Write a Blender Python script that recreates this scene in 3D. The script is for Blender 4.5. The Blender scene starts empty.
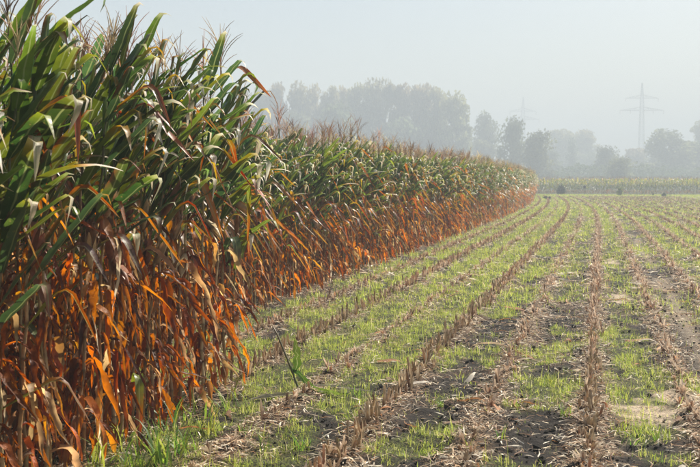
import bpy, math, random
import numpy as np

random.seed(11)
rng = np.random.default_rng(11)
S = bpy.context.scene
COL = S.collection
R = math.radians

# ------------------------------------------------------------------ camera
F = 1000.0                        # focal length in pixels of the 700 px wide photograph
PITCH = math.atan(51.5 / F)
YAW = math.atan(0.25 * math.cos(PITCH))
CAM_H = 1.70
cam = bpy.data.cameras.new('camera')
cam.sensor_width = 36.0
cam.lens = 36.0 * F / 700.0
cam.clip_start = 0.05
cam.clip_end = 5000.0
cam.dof.use_dof = True
cam.dof.focus_distance = 8.5
cam.dof.aperture_fstop = 5.6
cam_o = bpy.data.objects.new('camera', cam)
cam_o.location = (0, 0, CAM_H)
cam_o.rotation_euler = (math.pi / 2 - PITCH, 0, YAW)
COL.objects.link(cam_o)
S.camera = cam_o

# ------------------------------------------------------------------ world, sun, exposure
SUN_EL, SUN_AZ = 41.0, 26.0       # azimuth: degrees to the right of the crop rows
world = bpy.data.worlds.new('World')
S.world = world
world.use_nodes = True
wn = world.node_tree.nodes
sky = wn.new('ShaderNodeTexSky')
sky.sky_type = 'NISHITA'
sky.sun_disc = False
sky.sun_elevation = R(SUN_EL)
sky.sun_rotation = R(SUN_AZ)
sky.air_density = 1.2
sky.dust_density = 1.9
sky.ozone_density = 1.0
world.node_tree.links.new(sky.outputs[0], wn['Background'].inputs[0])
wn['Background'].inputs[1].default_value = 0.055
sun = bpy.data.lights.new('sun', 'SUN')
sun.energy = 5.0
sun.angle = R(0.8)
sun.color = (1.0, 0.93, 0.82)
sun_o = bpy.data.objects.new('sun', sun)
sun_o.rotation_euler = (R(90 - SUN_EL), 0, R(180 - SUN_AZ))
COL.objects.link(sun_o)
S.view_settings.view_transform = 'Standard'
S.view_settings.look = 'None'
S.view_settings.exposure = 1.1
S.view_settings.gamma = 1.0
S.view_settings.use_curve_mapping = False
S.cycles.max_bounces = 6
S.cycles.diffuse_bounces = 3
S.cycles.glossy_bounces = 2
S.cycles.transmission_bounces = 4
S.cycles.volume_bounces = 1
S.cycles.use_denoising = True
S.cycles.denoising_prefilter = 'NONE'
S.cycles.use_adaptive_sampling = True
S.cycles.adaptive_threshold = 0.015
S.cycles.sample_clamp_indirect = 4.0
HAZE_DENSITY = 0.0032

# ------------------------------------------------------------------ pixel <-> ground
_f = np.array([-math.sin(YAW) * math.cos(PITCH), math.cos(YAW) * math.cos(PITCH), -math.sin(PITCH)])
_r = np.array([math.cos(YAW), math.sin(YAW), 0.0])
_u = np.cross(_r, _f)


def ray(px, py):
    return _f + _r * ((px - 350.0) / F) + _u * ((233.5 - py) / F)


def ground_px(px, py):
    d = ray(px, py)
    t = CAM_H / -d[2]
    return d[0] * t, d[1] * t


def at_depth(px, depth):
    """ground position seen in column px at a given depth"""
    d = _f + _r * ((px - 350.0) / F)
    return d[0] * depth, d[1] * depth


# ------------------------------------------------------------------ noise
_lat = rng.random((256, 256))


def vnoise(x, y):
    x = np.asarray(x, float); y = np.asarray(y, float)
    xi = np.floor(x).astype(int); yi = np.floor(y).astype(int)
    fx = x - xi; fy = y - yi
    fx = fx * fx * (3 - 2 * fx); fy = fy * fy * (3 - 2 * fy)
    a = _lat[xi & 255, yi & 255]; b = _lat[(xi + 1) & 255, yi & 255]
    c = _lat[xi & 255, (yi + 1) & 255]; d = _lat[(xi + 1) & 255, (yi + 1) & 255]
    return (a * (1 - fx) + b * fx) * (1 - fy) + (c * (1 - fx) + d * fx) * fy


def fbm(x, y, o=4):
    t = 0; a = 0.5; n = 0
    for k in range(o):
        t = t + a * vnoise(x * 2 ** k + 17.3 * k, y * 2 ** k + 9.1 * k); n += a; a *= 0.5
    return t / n


def sstep(a, b, x):
    t = np.clip((x - a) / (b - a), 0, 1)
    return t * t * (3 - 2 * t)


# ------------------------------------------------------------------ field layout
PITCH_ROW = 0.728
ROW0 = -0.05
ROWX = {k: ROW0 + PITCH_ROW * k for k in range(-20, 26)}
FIELD_END = 121.0


def bend(y):
    return -0.00048 * np.maximum(0.0, np.asarray(y, float) - 35.0) ** 2


NEAR_END = ground_px(252, 388)[1]          # where the nearer standing block stops


def rowdist(u):
    k = np.round((u - ROW0) / PITCH_ROW)
    return np.abs(u - (ROW0 + PITCH_ROW * k)), k


def gz(x, y):
    x = np.asarray(x, float); y = np.asarray(y, float)
    u = x - bend(y)
    rd, _ = rowdist(u)
    near = np.exp(-np.maximum(0, y) / 60.0)
    h = 0.045 * np.exp(-(rd / 0.13) ** 2) * (u > -12) * (y < FIELD_END)
    h = h + 0.07 * (fbm(x * 2.1, y * 2.1, 4) - 0.5) * near + 0.045 * (vnoise(x * 11, y * 11) - 0.5) * near * near
    h = h - 0.03 * np.exp(-((u - 1.05) / 0.17) ** 2) * (y < FIELD_END)
    return h


def cover(x, y):
    """0..1 masks: grass, bare pale crust, litter"""
    u = x - bend(y)
    rd, k = rowdist(u)
    n = fbm(x * 1.1 + 40, y * 0.75 + 11, 4)
    n2 = fbm(x * 4.2 + 7, y * 3.6 + 3, 3)
    bias = np.zeros_like(u)
    for c, w, a in ((-3.35, .30, .20), (-2.62, .32, .24), (-1.92, .36, .28), (-1.15, .30, .06), (-0.42, .26, .06),
                    (0.33, .26, .15), (1.05, .20, -.10), (1.8, .28, .03), (2.55, .3, .05), (3.3, .3, .04), (4.0, .3, .03),
                    (4.8, .3, .03), (-4.05, .2, .08)):
        bias = bias + a * np.exp(-((u - c) / w) ** 2)
    far = sstep(9, 30, y) * 0.09
    g = sstep(0.50, 0.60, n * 0.62 + n2 * 0.38 + bias * .8 + far - 0.10 * np.exp(-(rd / 0.10) ** 2))
    dark = sstep(0.5, 0.6, fbm(x * .55 + 3, y * .35 + 90, 3))     # black bare spots stay open
    g = g * (1 - 0.55 * dark * (y < 30) * (u > -1.6))
    inside = np.where(y < NEAR_END, sstep(ROWX[-4] - .45, ROWX[-4] + .05, u), sstep(-4.6, -4.15, u))
    g = g * inside
    endg = sstep(FIELD_END - 4, FIELD_END, y)
    g = np.maximum(g, endg)
    n3 = fbm(x * 13 + 2, y * 9, 3)
    t = np.zeros_like(u)
    for (px, py, rx, ry) in ((655, 411, .26, .36), (676, 402, .16, .3), (640, 416, .15, .13), (622, 299, .17, .6), (640, 283, .12, 1.0),
                             (612, 262, .15, .9)):
        cx, cy = ground_px(px, py)
        q = ((x - cx) / rx) ** 2 + ((y - cy) / ry) ** 2
        t = np.maximum(t, 1.0 * (1 - sstep(0.3, 1.5, q + 4.0 * (n2 - .5) + 2.5 * (n3 - .5))))
    t = np.maximum(t, 0.45 * np.exp(-((u - 1.05) / 0.15) ** 2) * sstep(.42, .6, fbm(x * 3, y * .5, 3)) * (y < FIELD_END))
    t = t * (1 - endg)
    g = g * (1 - .85 * t)
    li = np.clip(np.exp(-(rd / 0.13) ** 2) * 0.9 + sstep(.5, .68, fbm(x * 2.6 + 5, y * 1.7 + 60, 3)) * .7, 0, 1) * (1 - endg)
    return g, t, li


# ------------------------------------------------------------------ mesh helpers
def new_mesh(name, v, tris=None, quads=None, col=None, mat=None, smooth=True):
    me = bpy.data.meshes.new(name)
    v = np.asarray(v, np.float32)
    me.vertices.add(len(v)); me.vertices.foreach_set('co', v.ravel())
    loops = []; tot = []
    if quads is not None and len(quads):
        q = np.asarray(quads, np.int32); loops.append(q.ravel()); tot.append(np.full(len(q), 4, np.int32))
    if tris is not None and len(tris):
        t = np.asarray(tris, np.int32); loops.append(t.ravel()); tot.append(np.full(len(t), 3, np.int32))
    loops = np.concatenate(loops); tot = np.concatenate(tot)
    me.loops.add(len(loops)); me.loops.foreach_set('vertex_index', loops)
    me.polygons.add(len(tot))
    start = np.concatenate([[0], np.cumsum(tot)[:-1]]).astype(np.int32)
    me.polygons.foreach_set('loop_start', start)
    try:
        me.polygons.foreach_set('loop_total', tot)
    except Exception:
        pass
    me.polygons.foreach_set('use_smooth', np.full(len(tot), smooth))
    if col is not None:
        a = me.color_attributes.new('Col', 'FLOAT_COLOR', 'POINT')
        a.data.foreach_set('color', np.asarray(col, np.float32).ravel())
    me.update(calc_edges=True)
    if mat:
        me.materials.append(mat)
    return me


class Geo:
    """a small piece of geometry: vertices, quads, tris, colours (rgb + a spare channel)"""
    def __init__(s):
        s.v = []; s.q = []; s.t = []; s.c = []; s.n = 0

    def add(s, v, q=(), t=(), c=(1, 1, 1, 0.5)):
        v = np.asarray(v, float).reshape(-1, 3)
        c = np.broadcast_to(np.asarray(c, float), (len(v), 4))
        if len(q): s.q.append(np.asarray(q, int) + s.n)
        if len(t): s.t.append(np.asarray(t, int) + s.n)
        s.v.append(v); s.c.append(c); s.n += len(v)

    def done(s):
        z = np.zeros
        s.V = np.concatenate(s.v) if s.v else z((0, 3)); s.C = np.concatenate(s.c) if s.c else z((0, 4))
        s.Q = np.concatenate(s.q) if s.q else z((0, 4), int); s.T = np.concatenate(s.t) if s.t else z((0, 3), int)
        return s

    def mesh(s, name, mat, smooth=True):
        s.done()
        return new_mesh(name, s.V, s.T, s.Q, s.C, mat, smooth)


def tube(g, pts, rad, sides, c0, c1=None, cap=False):
    pts = np.asarray(pts, float); n = len(pts)
    rad = np.broadcast_to(np.asarray(rad, float), (n,))
    tan = np.gradient(pts, axis=0); tan /= np.linalg.norm(tan, axis=1)[:, None] + 1e-9
    ref = np.array([0.0, 1.0, 0.0]) if abs(tan[0][1]) < .8 else np.array([1.0, 0, 0])
    V = []
    for i in range(n):
        a = np.cross(tan[i], ref); a /= np.linalg.norm(a) + 1e-9
        b = np.cross(tan[i], a)
        ang = np.arange(sides) * 2 * math.pi / sides
        V.append(pts[i] + rad[i] * (np.cos(ang)[:, None] * a + np.sin(ang)[:, None] * b))
    V = np.concatenate(V)
    Q = [(i * sides + j, i * sides + (j + 1) % sides, (i + 1) * sides + (j + 1) % sides, (i + 1) * sides + j)
         for i in range(n - 1) for j in range(sides)]
    T = []
    if cap:
        V = np.concatenate([V, pts[-1:]])
        T = [((n - 1) * sides + j, (n - 1) * sides + (j + 1) % sides, n * sides) for j in range(sides)]
    c0 = np.asarray(c0, float); c1 = c0 if c1 is None else np.asarray(c1, float)
    if c0.ndim == 2:
        C = np.repeat(c0, sides, axis=0)
    else:
        w = np.linspace(0, 1, n)[:, None]
        C = np.repeat(c0 * (1 - w) + c1 * w, sides, axis=0)
    if cap: C = np.concatenate([C, C[-1:]])
    g.add(V, Q, T, C)


def rotz(a):
    c, s = math.cos(a), math.sin(a)
    return np.array([[c, -s, 0], [s, c, 0], [0, 0, 1.0]])


def bake(parts):
    """parts: list of (Geo, Rot 3x3 scaled [N,3,3], offset [N,3], tint [N,3]) -> one joined (V,T,Q,C)"""
    V = []; T = []; Q = []; C = []; n = 0
    for g, M, o, tint in parts:
        k = len(g.V); N = len(M)
        if not N: continue
        v = np.einsum('nij,kj->nki', M, g.V) + o[:, None, :]
        c = np.broadcast_to(g.C, (N, k, 4)).copy(); c[:, :, :3] *= tint[:, None, :]
        off = n + np.arange(N) * k
        if len(g.Q): Q.append((g.Q[None] + off[:, None, None]).reshape(-1, 4))
        if len(g.T): T.append((g.T[None] + off[:, None, None]).reshape(-1, 3))
        V.append(v.reshape(-1, 3)); C.append(c.reshape(-1, 4)); n += N * k
    return (np.concatenate(V), np.concatenate(T) if T else None, np.concatenate(Q) if Q else None, np.concatenate(C))


def rot_many(az, tilt=None, tdir=None, scale=None):
    """[N,3,3]: spin about z by az, then lean by tilt towards direction tdir"""
    n = len(az); M = np.zeros((n, 3, 3))
    c, s = np.cos(az), np.sin(az)
    M[:, 0, 0] = c; M[:, 0, 1] = -s; M[:, 1, 0] = s; M[:, 1, 1] = c; M[:, 2, 2] = 1
    if tilt is not None:
        kx, ky = -np.sin(tdir), np.cos(tdir)
        ct, st = np.cos(tilt), np.sin(tilt)
        K = np.zeros((n, 3, 3))
        K[:, 0, 0] = ct + kx * kx * (1 - ct); K[:, 0, 1] = kx * ky * (1 - ct); K[:, 0, 2] = ky * st
        K[:, 1, 0] = kx * ky * (1 - ct); K[:, 1, 1] = ct + ky * ky * (1 - ct); K[:, 1, 2] = -kx * st
        K[:, 2, 0] = -ky * st; K[:, 2, 1] = kx * st; K[:, 2, 2] = ct
        M = K @ M
    if scale is not None:
        M = M * np.asarray(scale)[:, None, None]
    return M


def link(name, data, parent=None, M=None, loc=None):
    o = bpy.data.objects.new(name, data)
    if M is not None:
        from mathutils import Matrix
        m = Matrix([list(M[i]) + [loc[i] if loc is not None else 0.0] for i in range(3)] + [[0, 0, 0, 1]])
        o.matrix_basis = m
    elif loc is not None:
        o.location = loc
    if parent is not None:
        o.parent = parent
    COL.objects.link(o)
    return o


def tag(o, label=None, cat=None, group=None, kind=None):
    if label: o['label'] = label
    if cat: o['category'] = cat
    if group: o['group'] = group
    if kind: o['kind'] = kind
    return o


# ------------------------------------------------------------------ materials
def nodes_of(name):
    m = bpy.data.materials.new(name); m.use_nodes = True
    nt = m.node_tree
    for n in list(nt.nodes): nt.nodes.remove(n)
    out = nt.nodes.new('ShaderNodeOutputMaterial')
    return m, nt, out


def leafy(name, rough=0.45, spec=0.45, trans=0.4, tsat=1.15, tval=1.5, midrib=0.0, vary=0.5, hue=0.03, bump=0.0, streak=0.25):
    m, nt, out = nodes_of(name)
    N = nt.nodes.new; L = nt.links.new
    at = N('ShaderNodeAttribute'); at.attribute_name = 'Col'
    oi = N('ShaderNodeObjectInfo')
    # individual tint
    hs = N('ShaderNodeHueSaturation')
    mr = N('ShaderNodeMapRange'); mr.inputs[3].default_value = 0.5 - hue; mr.inputs[4].default_value = 0.5 + hue
    L(oi.outputs['Random'], mr.inputs[0]); L(mr.outputs[0], hs.inputs['Hue'])
    wh = N('ShaderNodeTexWhiteNoise'); wh.noise_dimensions = '1D'; L(oi.outputs['Random'], wh.inputs['W'])
    mv = N('ShaderNodeMapRange'); mv.inputs[3].default_value = 1 - vary * .5; mv.inputs[4].default_value = 1 + vary * .5
    L(wh.outputs['Value'], mv.inputs[0]); L(mv.outputs[0], hs.inputs['Value'])
    L(at.outputs['Color'], hs.inputs['Color'])
    # blotches and long streaks
    tc = N('ShaderNodeTexCoord')
    no = N('ShaderNodeTexNoise'); no.inputs['Scale'].default_value = 14; no.inputs['Detail'].default_value = 4
    L(tc.outputs['Object'], no.inputs['Vector'])
    rm = N('ShaderNodeMapRange'); rm.inputs[1].default_value = .3; rm.inputs[2].default_value = .7
    rm.inputs[3].default_value = 1 - streak; rm.inputs[4].default_value = 1 + streak
    L(no.outputs['Fac'], rm.inputs[0])
    mu = N('ShaderNodeVectorMath'); mu.operation = 'SCALE'
    L(hs.outputs['Color'], mu.inputs[0]); L(rm.outputs[0], mu.inputs['Scale'])
    colr = mu.outputs[0]
    if midrib:
        sb = N('ShaderNodeMath'); sb.operation = 'SUBTRACT'; sb.inputs[1].default_value = .5; L(at.outputs['Alpha'], sb.inputs[0])
        ab = N('ShaderNodeMath'); ab.operation = 'ABSOLUTE'; L(sb.outputs[0], ab.inputs[0])
        mm = N('ShaderNodeMapRange'); mm.inputs[1].default_value = .03; mm.inputs[2].default_value = .075; mm.inputs[3].default_value = midrib; mm.inputs[4].default_value = 0
        L(ab.outputs[0], mm.inputs[0])
        wv = N('ShaderNodeMath'); wv.operation = 'MULTIPLY'; wv.inputs[1].default_value = 110; L(at.outputs['Alpha'], wv.inputs[0])
        sn = N('ShaderNodeMath'); sn.operation = 'SINE'; L(wv.outputs[0], sn.inputs[0])
        sr = N('ShaderNodeMapRange'); sr.inputs[1].default_value = -1; sr.inputs[3].default_value = .84; sr.inputs[4].default_value = 1.1; L(sn.outputs[0], sr.inputs[0])
        m2 = N('ShaderNodeVectorMath'); m2.operation = 'SCALE'; L(colr, m2.inputs[0]); L(sr.outputs[0], m2.inputs['Scale'])
        mx = N('ShaderNodeMix'); mx.data_type = 'RGBA'
        L(mm.outputs[0], mx.inputs[0]); L(m2.outputs[0], mx.inputs[6]); mx.inputs[7].default_value = (.30, .34, .14, 1)
        colr = mx.outputs[2]
    pr = N('ShaderNodeBsdfPrincipled'); L(colr, pr.inputs['Base Color'])
    pr.inputs['Roughness'].default_value = rough; pr.inputs['Specular IOR Level'].default_value = spec
    if midrib:
        sn_ = N('ShaderNodeTexNoise'); sn_.inputs['Scale'].default_value = 38; sn_.inputs['Detail'].default_value = 5; sn_.inputs['Roughness'].default_value = .7
        L(tc.outputs['Object'], sn_.inputs['Vector'])
        st = N('ShaderNodeMapRange'); st.inputs[1].default_value = .60; st.inputs[2].default_value = .72; st.inputs[4].default_value = .75; L(sn_.outputs['Fac'], st.inputs[0])
        mx2 = N('ShaderNodeMix'); mx2.data_type = 'RGBA'; L(st.outputs[0], mx2.inputs[0]); L(colr, mx2.inputs[6]); mx2.inputs[7].default_value = (.26, .19, .07, 1)
        colr = mx2.outputs[2]; nt.links.new(colr, pr.inputs['Base Color'])
        rr_ = N('ShaderNodeMapRange'); rr_.inputs[1].default_value = .35; rr_.inputs[2].default_value = .65; rr_.inputs[3].default_value = rough - .04; rr_.inputs[4].default_value = rough + .28
        L(no.outputs['Fac'], rr_.inputs[0]); L(rr_.outputs[0], pr.inputs['Roughness'])
    if bump:
        bp = N('ShaderNodeBump'); bp.inputs['Strength'].default_value = bump; bp.inputs['Distance'].default_value = .01
        n3 = N('ShaderNodeTexNoise'); n3.inputs['Scale'].default_value = 45; n3.inputs['Detail'].default_value = 3
        L(tc.outputs['Object'], n3.inputs['Vector']); L(n3.outputs['Fac'], bp.inputs['Height']); L(bp.outputs[0], pr.inputs['Normal'])
    if trans:
        h2 = N('ShaderNodeHueSaturation'); h2.inputs['Saturation'].default_value = tsat; h2.inputs['Value'].default_value = tval
        L(colr, h2.inputs['Color'])
        tr = N('ShaderNodeBsdfTranslucent'); L(h2.outputs[0], tr.inputs['Color'])
        ms = N('ShaderNodeMixShader'); ms.inputs[0].default_value = trans
        L(pr.outputs[0], ms.inputs[1]); L(tr.outputs[0], ms.inputs[2]); L(ms.outputs[0], out.inputs[0])
    else:
        L(pr.outputs[0], out.inputs[0])
    return m


M_green = leafy('corn_leaf_green', .36, .5, .40, 1.1, 1.65, midrib=.7, vary=.6, hue=.025, bump=.15)
M_dead = leafy('corn_leaf_dry', .5, .28, .52, 1.12, 1.8, vary=.9, hue=.012, bump=.5, streak=.4)
M_stalk = leafy('corn_stalk', .5, .4, 0, vary=.6, hue=.015, streak=.45, bump=.3)
M_tassel = leafy('corn_tassel', .8, .2, .4, 1.0, 1.5, vary=.5)
M_grass = leafy('grass_blade', .5, .35, .48, 1.05, 1.8, vary=.2, streak=.15)
M_litter = leafy('dry_husk', .7, .25, .3, 1.0, 1.3, vary=.5, hue=.01, streak=.35)
M_tree = leafy('tree_leaves', .7, .2, .45, 1.0, 1.4, vary=.3, streak=.1)
M_bark = leafy('tree_bark', .9, .1, 0, vary=.2, streak=.4)
M_steel = leafy('galvanised_steel', .55, .4, 0, vary=0, streak=.15)
M_clod = leafy('soil_clod', .95, .1, 0, vary=.2, streak=.5)


def soil_material():
    m, nt, out = nodes_of('field_soil')
    N = nt.nodes.new; L = nt.links.new
    at = N('ShaderNodeAttribute'); at.attribute_name = 'Col'
    sp = N('ShaderNodeSeparateColor'); L(at.outputs['Color'], sp.inputs[0])
    geo = N('ShaderNodeNewGeometry')

    def noise(scale, det=5, rough=.6):
        n = N('ShaderNodeTexNoise'); n.inputs['Scale'].default_value = scale; n.inputs['Detail'].default_value = det
        n.inputs['Roughness'].default_value = rough; L(geo.outputs['Position'], n.inputs['Vector']); return n

    def mix(f, a, b):
        x = N('ShaderNodeMix'); x.data_type = 'RGBA'
        L(f, x.inputs[0])
        for i, v in ((6, a), (7, b)):
            if isinstance(v, tuple): x.inputs[i].default_value = v + (1,)
            else: L(v, x.inputs[i])
        return x.outputs[2]

    def ramp(src, a, b, lo=0.0, hi=1.0):
        r = N('ShaderNodeMapRange'); r.inputs[1].default_value = a; r.inputs[2].default_value = b
        r.inputs[3].default_value = lo; r.inputs[4].default_value = hi; L(src, r.inputs[0]); return r.outputs[0]

    def mul(a, b):
        x = N('ShaderNodeMath'); x.operation = 'MULTIPLY'; L(a, x.inputs[0])
        if isinstance(b, float): x.inputs[1].default_value = b
        else: L(b, x.inputs[1])
        return x.outputs[0]

    n1 = noise(9); n2 = noise(55, 4); n3 = noise(160, 3)
    soil = mix(ramp(n1.outputs['Fac'], .35, .7), (.009, .0075, .0065), (.028, .022, .017))
    soil = mix(ramp(n3.outputs['Fac'], .55, .75), soil, (.05, .04, .03))
    lit = mix(ramp(n2.outputs['Fac'], .35, .65), (.07, .042, .024), (.20, .125, .07))
    c = mix(mul(sp.outputs[2], ramp(n2.outputs['Fac'], .4, .6)), soil, lit)
    gr = mix(ramp(n2.outputs['Fac'], .3, .7), (.05, .065, .018), (.17, .19, .055))
    c = mix(mul(sp.outputs[0], ramp(n2.outputs['Fac'], .35, .6, .05, .6)), c, gr)
    tan_ = mix(ramp(n3.outputs['Fac'], .3, .7), (.36, .27, .18), (.58, .47, .34))
    c = mix(mul(sp.outputs[1], ramp(n2.outputs['Fac'], .28, .5)), c, tan_)
    pr = N('ShaderNodeBsdfPrincipled'); L(c, pr.inputs['Base Color']); pr.inputs['Roughness'].default_value = .92
    pr.inputs['Specular IOR Level'].default_value = .15
    b1 = N('ShaderNodeBump'); b1.inputs['Strength'].default_value = .8; b1.inputs['Distance'].default_value = .03; L(n1.outputs['Fac'], b1.inputs['Height'])
    b2 = N('ShaderNodeBump'); b2.inputs['Strength'].default_value = .9; b2.inputs['Distance'].default_value = .012; L(n2.outputs['Fac'], b2.inputs['Height'])
    L(b1.outputs[0], b2.inputs['Normal']); L(b2.outputs[0], pr.inputs['Normal'])
    L(pr.outputs[0], out.inputs[0])
    return m


# ------------------------------------------------------------------ ground: one sheet to the horizon
def spread(a, b, fine, lo, hi, grow):
    mid = list(np.arange(a, b + fine / 2, fine))
    s = fine; x = mid[-1]; up = []
    while x < hi:
        s *= grow; x += s; up.append(min(x, hi))
    s = fine; x = mid[0]; dn = []
    while x > lo:
        s *= grow; x -= s; dn.append(max(x, lo))
    return np.array(dn[::-1] + mid + up)


gx = spread(-4.6, 2.6, .06, -1500, 1500, 1.10)
gy = spread(4.0, 13.0, .06, -60, 2500, 1.03)
GX, GY = np.meshgrid(gx, gy)
fx, fy = GX.ravel(), GY.ravel()
cg, ct, cl = cover(fx, fy)
gv = np.stack([fx, fy, gz(fx, fy)], 1)
nx, ny = len(gx), len(gy)
ii = (np.arange(ny - 1)[:, None] * nx + np.arange(nx - 1)[None]).ravel()
gq = np.stack([ii, ii + 1, ii + nx + 1, ii + nx], 1)
ground = link('ground', new_mesh('ground', gv, None, gq, np.stack([cg, ct, cl, np.ones_like(cg)], 1), soil_material()))
tag(ground, 'harvested field of black soil with patches of short green growth', 'ground', kind='structure')

# ------------------------------------------------------------------ corn leaves
GREENS = [(.048, .090, .020), (.036, .072, .024), (.062, .108, .020), (.046, .088, .030), (.095, .140, .020), (.130, .170, .022)]
YELLOW = [(.30, .26, .03), (.22, .24, .03), (.36, .22, .03)]
ORANGE = [(.29, .078, .012), (.35, .11, .017), (.22, .056, .010), (.31, .09, .014), (.15, .043, .011), (.35, .15, .038), (.10, .034, .014), (.20, .09, .035)]
TAN = [(.36, .25, .13), (.44, .34, .21), (.28, .17, .09)]
PALE = [(.58, .53, .42), (.46, .40, .28), (.64, .59, .49)]


def pick(a):
    return np.array(random.choice(a))


def leaf_geo(kind, nseg=13, across=2):
    """a corn leaf: base at the origin, growing out along +x"""
    rd = random.uniform
    t = np.linspace(0, 1, nseg + 1)
    if kind == 'green':
        L, W = rd(.48, .74), rd(.074, .108)
        e = np.full(nseg + 1, R(rd(36, 68))) - R(rd(-4, 14)) * t ** 1.5
        tf = rd(.66, .95)
        if random.random() < .90:
            e -= R(rd(70, 150)) * sstep(tf - .03, tf + rd(.04, .09), t)
        else:
            e -= R(rd(20, 60)) * t ** 2
        tw = rd(-.5, .5) * t + rd(-.25, .25); vf = rd(.12, .30); ruf = rd(.03, .09)
        sw = rd(-.25, .25)
    elif kind == 'mid':
        L, W = rd(.50, .75), rd(.055, .085)
        e = np.full(nseg + 1, R(rd(30, 65)))
        tf = rd(.20, .55)
        e -= R(rd(80, 135)) * sstep(tf - .06, tf + .14, t)
        tw = rd(-1.6, 1.6) * t; vf = rd(.15, .4); ruf = rd(.05, .14); sw = rd(-.4, .4)
    elif kind == 'dead':
        L, W = rd(.26, .54), rd(.026, .054)
        e = np.full(nseg + 1, R(rd(10, 60)))
        tf = rd(.05, .22)
        e -= (e[0] + R(rd(58, 92))) * sstep(tf - .08, tf + .10, t)
        e += R(rd(8, 26)) * np.sin(t * rd(5, 12) + rd(0, 6)) * t
        tw = rd(-3.6, 3.6) * t + rd(-.6, .6) * np.sin(t * 9); vf = rd(.25, .75); ruf = rd(.08, .25); sw = rd(-.7, .7)
    else:                         # 'slant': dry, stiff, pointing down and out
        L, W = rd(.30, .58), rd(.024, .045)
        e = np.full(nseg + 1, R(rd(25, 60)))
        tf = rd(.08, .28)
        e -= (e[0] + R(rd(30, 58))) * sstep(tf - .05, tf + .06, t)
        e -= R(rd(0, 30)) * t ** 2
        tw = rd(-1.5, 1.5) * t; vf = rd(.3, .8); ruf = rd(.04, .14); sw = rd(-.3, .3)
    ds = L / nseg
    az = sw * t + rd(-.05, .05) * np.sin(t * 7)
    d = np.stack([np.cos(e) * np.cos(az), np.cos(e) * np.sin(az), np.sin(e)], 1)
    P = np.concatenate([[[0, 0, 0]], np.cumsum((d[:-1] + d[1:]) * .5 * ds, 0)])
    w = W * np.minimum(1, .45 + 2.4 * t) * np.clip(1 - t ** 2.6, 0.02, 1) ** .85 * .5
    side0 = np.stack([-np.sin(az), np.cos(az), 0 * az], 1)
    nrm0 = np.cross(d, side0)
    ctw, stw = np.cos(tw)[:, None], np.sin(tw)[:, None]
    side = side0 * ctw + nrm0 * stw
    nrm = nrm0 * ctw - side0 * stw
    ph = rd(0, 6)
    rl = (np.sin(t * rd(14, 24) + ph) * ruf)[:, None]; rr = (np.sin(t * rd(14, 24) + ph + 2) * ruf)[:, None]
    ww = w[:, None]
    if across == 2:
        V = np.stack([P - side * ww + nrm * ww * (vf + rl), P - nrm * ww * .1, P + side * ww + nrm * ww * (vf + rr)], 1)
        U = np.array([0, .5, 1.0])
    else:
        V = np.stack([P - side * ww + nrm * ww * vf, P + side * ww], 1)
        U = np.array([0.2, .8])
    if kind == 'green':
        V = V + rng.normal(0, 1, V.shape) * (ww * .06)[:, None, :]
    if kind in ('dead', 'slant'):
        V = V + rng.normal(0, 1, V.shape) * (ww * .22)[:, None, :]
    k = V.shape[1]
    # colour from base to tip
    if kind == 'green':
        base = pick(GREENS) * rd(.85, 1.2); tip = pick(PALE) if random.random() < .72 else pick(YELLOW + ORANGE[3:])
        midc = pick(YELLOW) if random.random() < .4 else base * 1.4 + .01
        a = sstep(tf - .22, tf + .02, t)[:, None] if random.random() < .85 else sstep(.35, .9, t)[:, None]
        b = sstep(tf - rd(.04, .10), tf + .08, t)[:, None] if random.random() < .9 else sstep(.9, 1, t)[:, None]
        c = base * (1 - a) + midc * a
        c = c * (1 - b) + tip * b
        edge = pick(ORANGE) if random.random() < .35 else None
    elif kind == 'mid':
        base = pick(GREENS[2:] + YELLOW[1:2]) if random.random() < .6 else pick(YELLOW)
        tip = pick(ORANGE + TAN[:1])
        q = rd(.25, .7); a = sstep(q - .2, q + .2, t)[:, None]
        c = base * (1 - a) + tip * a
        edge = pick(ORANGE) if random.random() < .6 else None
    else:
        base = pick(ORANGE) if random.random() < .92 else pick(TAN)
        tip = base * rd(.6, 1.3) if random.random() < .84 else pick(TAN + PALE[:1])
        a = t[:, None]
        c = base * (1 - a) + tip * a
        edge = None
    C = np.repeat(c[:, None, :], k, 1)
    if edge is not None and k == 3:
        s_ = random.choice([0, 2]); wv = sstep(.2, .7, t + .3 * np.sin(t * 17))[:, None]
        C[:, s_] = C[:, s_] * (1 - wv) + edge * wv
    C = np.concatenate([C, np.broadcast_to(U[None, :, None], (nseg + 1, k, 1))], 2)
    g = Geo()
    Q = [(i * k + j, i * k + j + 1, (i + 1) * k + j + 1, (i + 1) * k + j) for i in range(nseg) for j in range(k - 1)]
    g.add(V.reshape(-1, 3), Q, (), C.reshape(-1, 4))
    return g


KINDS = ('green', 'mid', 'dead', 'slant')
NVAR = {'green': 44, 'mid': 26, 'dead': 40, 'slant': 22}
LEAF = {k: [leaf_geo(k).mesh('corn_leaf', M_green if k in ('green', 'mid') else M_dead) for _ in range(NVAR[k])] for k in KINDS}
LEAF1 = {k: [leaf_geo(k, 6 if k in ('green', 'mid') else 5, 2).done() for _ in range(14)] for k in KINDS}
LEAF2 = {k: [leaf_geo(k, 5, 1).done() for _ in range(10)] for k in KINDS}


# stalks, tassels, ears
def stalk_spine(h, z0=0.0):
    a, ax = random.uniform(.0, .10), random.uniform(0, 6.28)
    n = 13
    z = np.linspace(z0, h, n)
    q = (z / h) ** 1.6 * a * h * .6
    P = np.stack([np.cos(ax) * q, np.sin(ax) * q, z], 1)
    P[1:, 0] += np.array([.006 * (-1) ** i for i in range(n - 1)])
    return P


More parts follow.
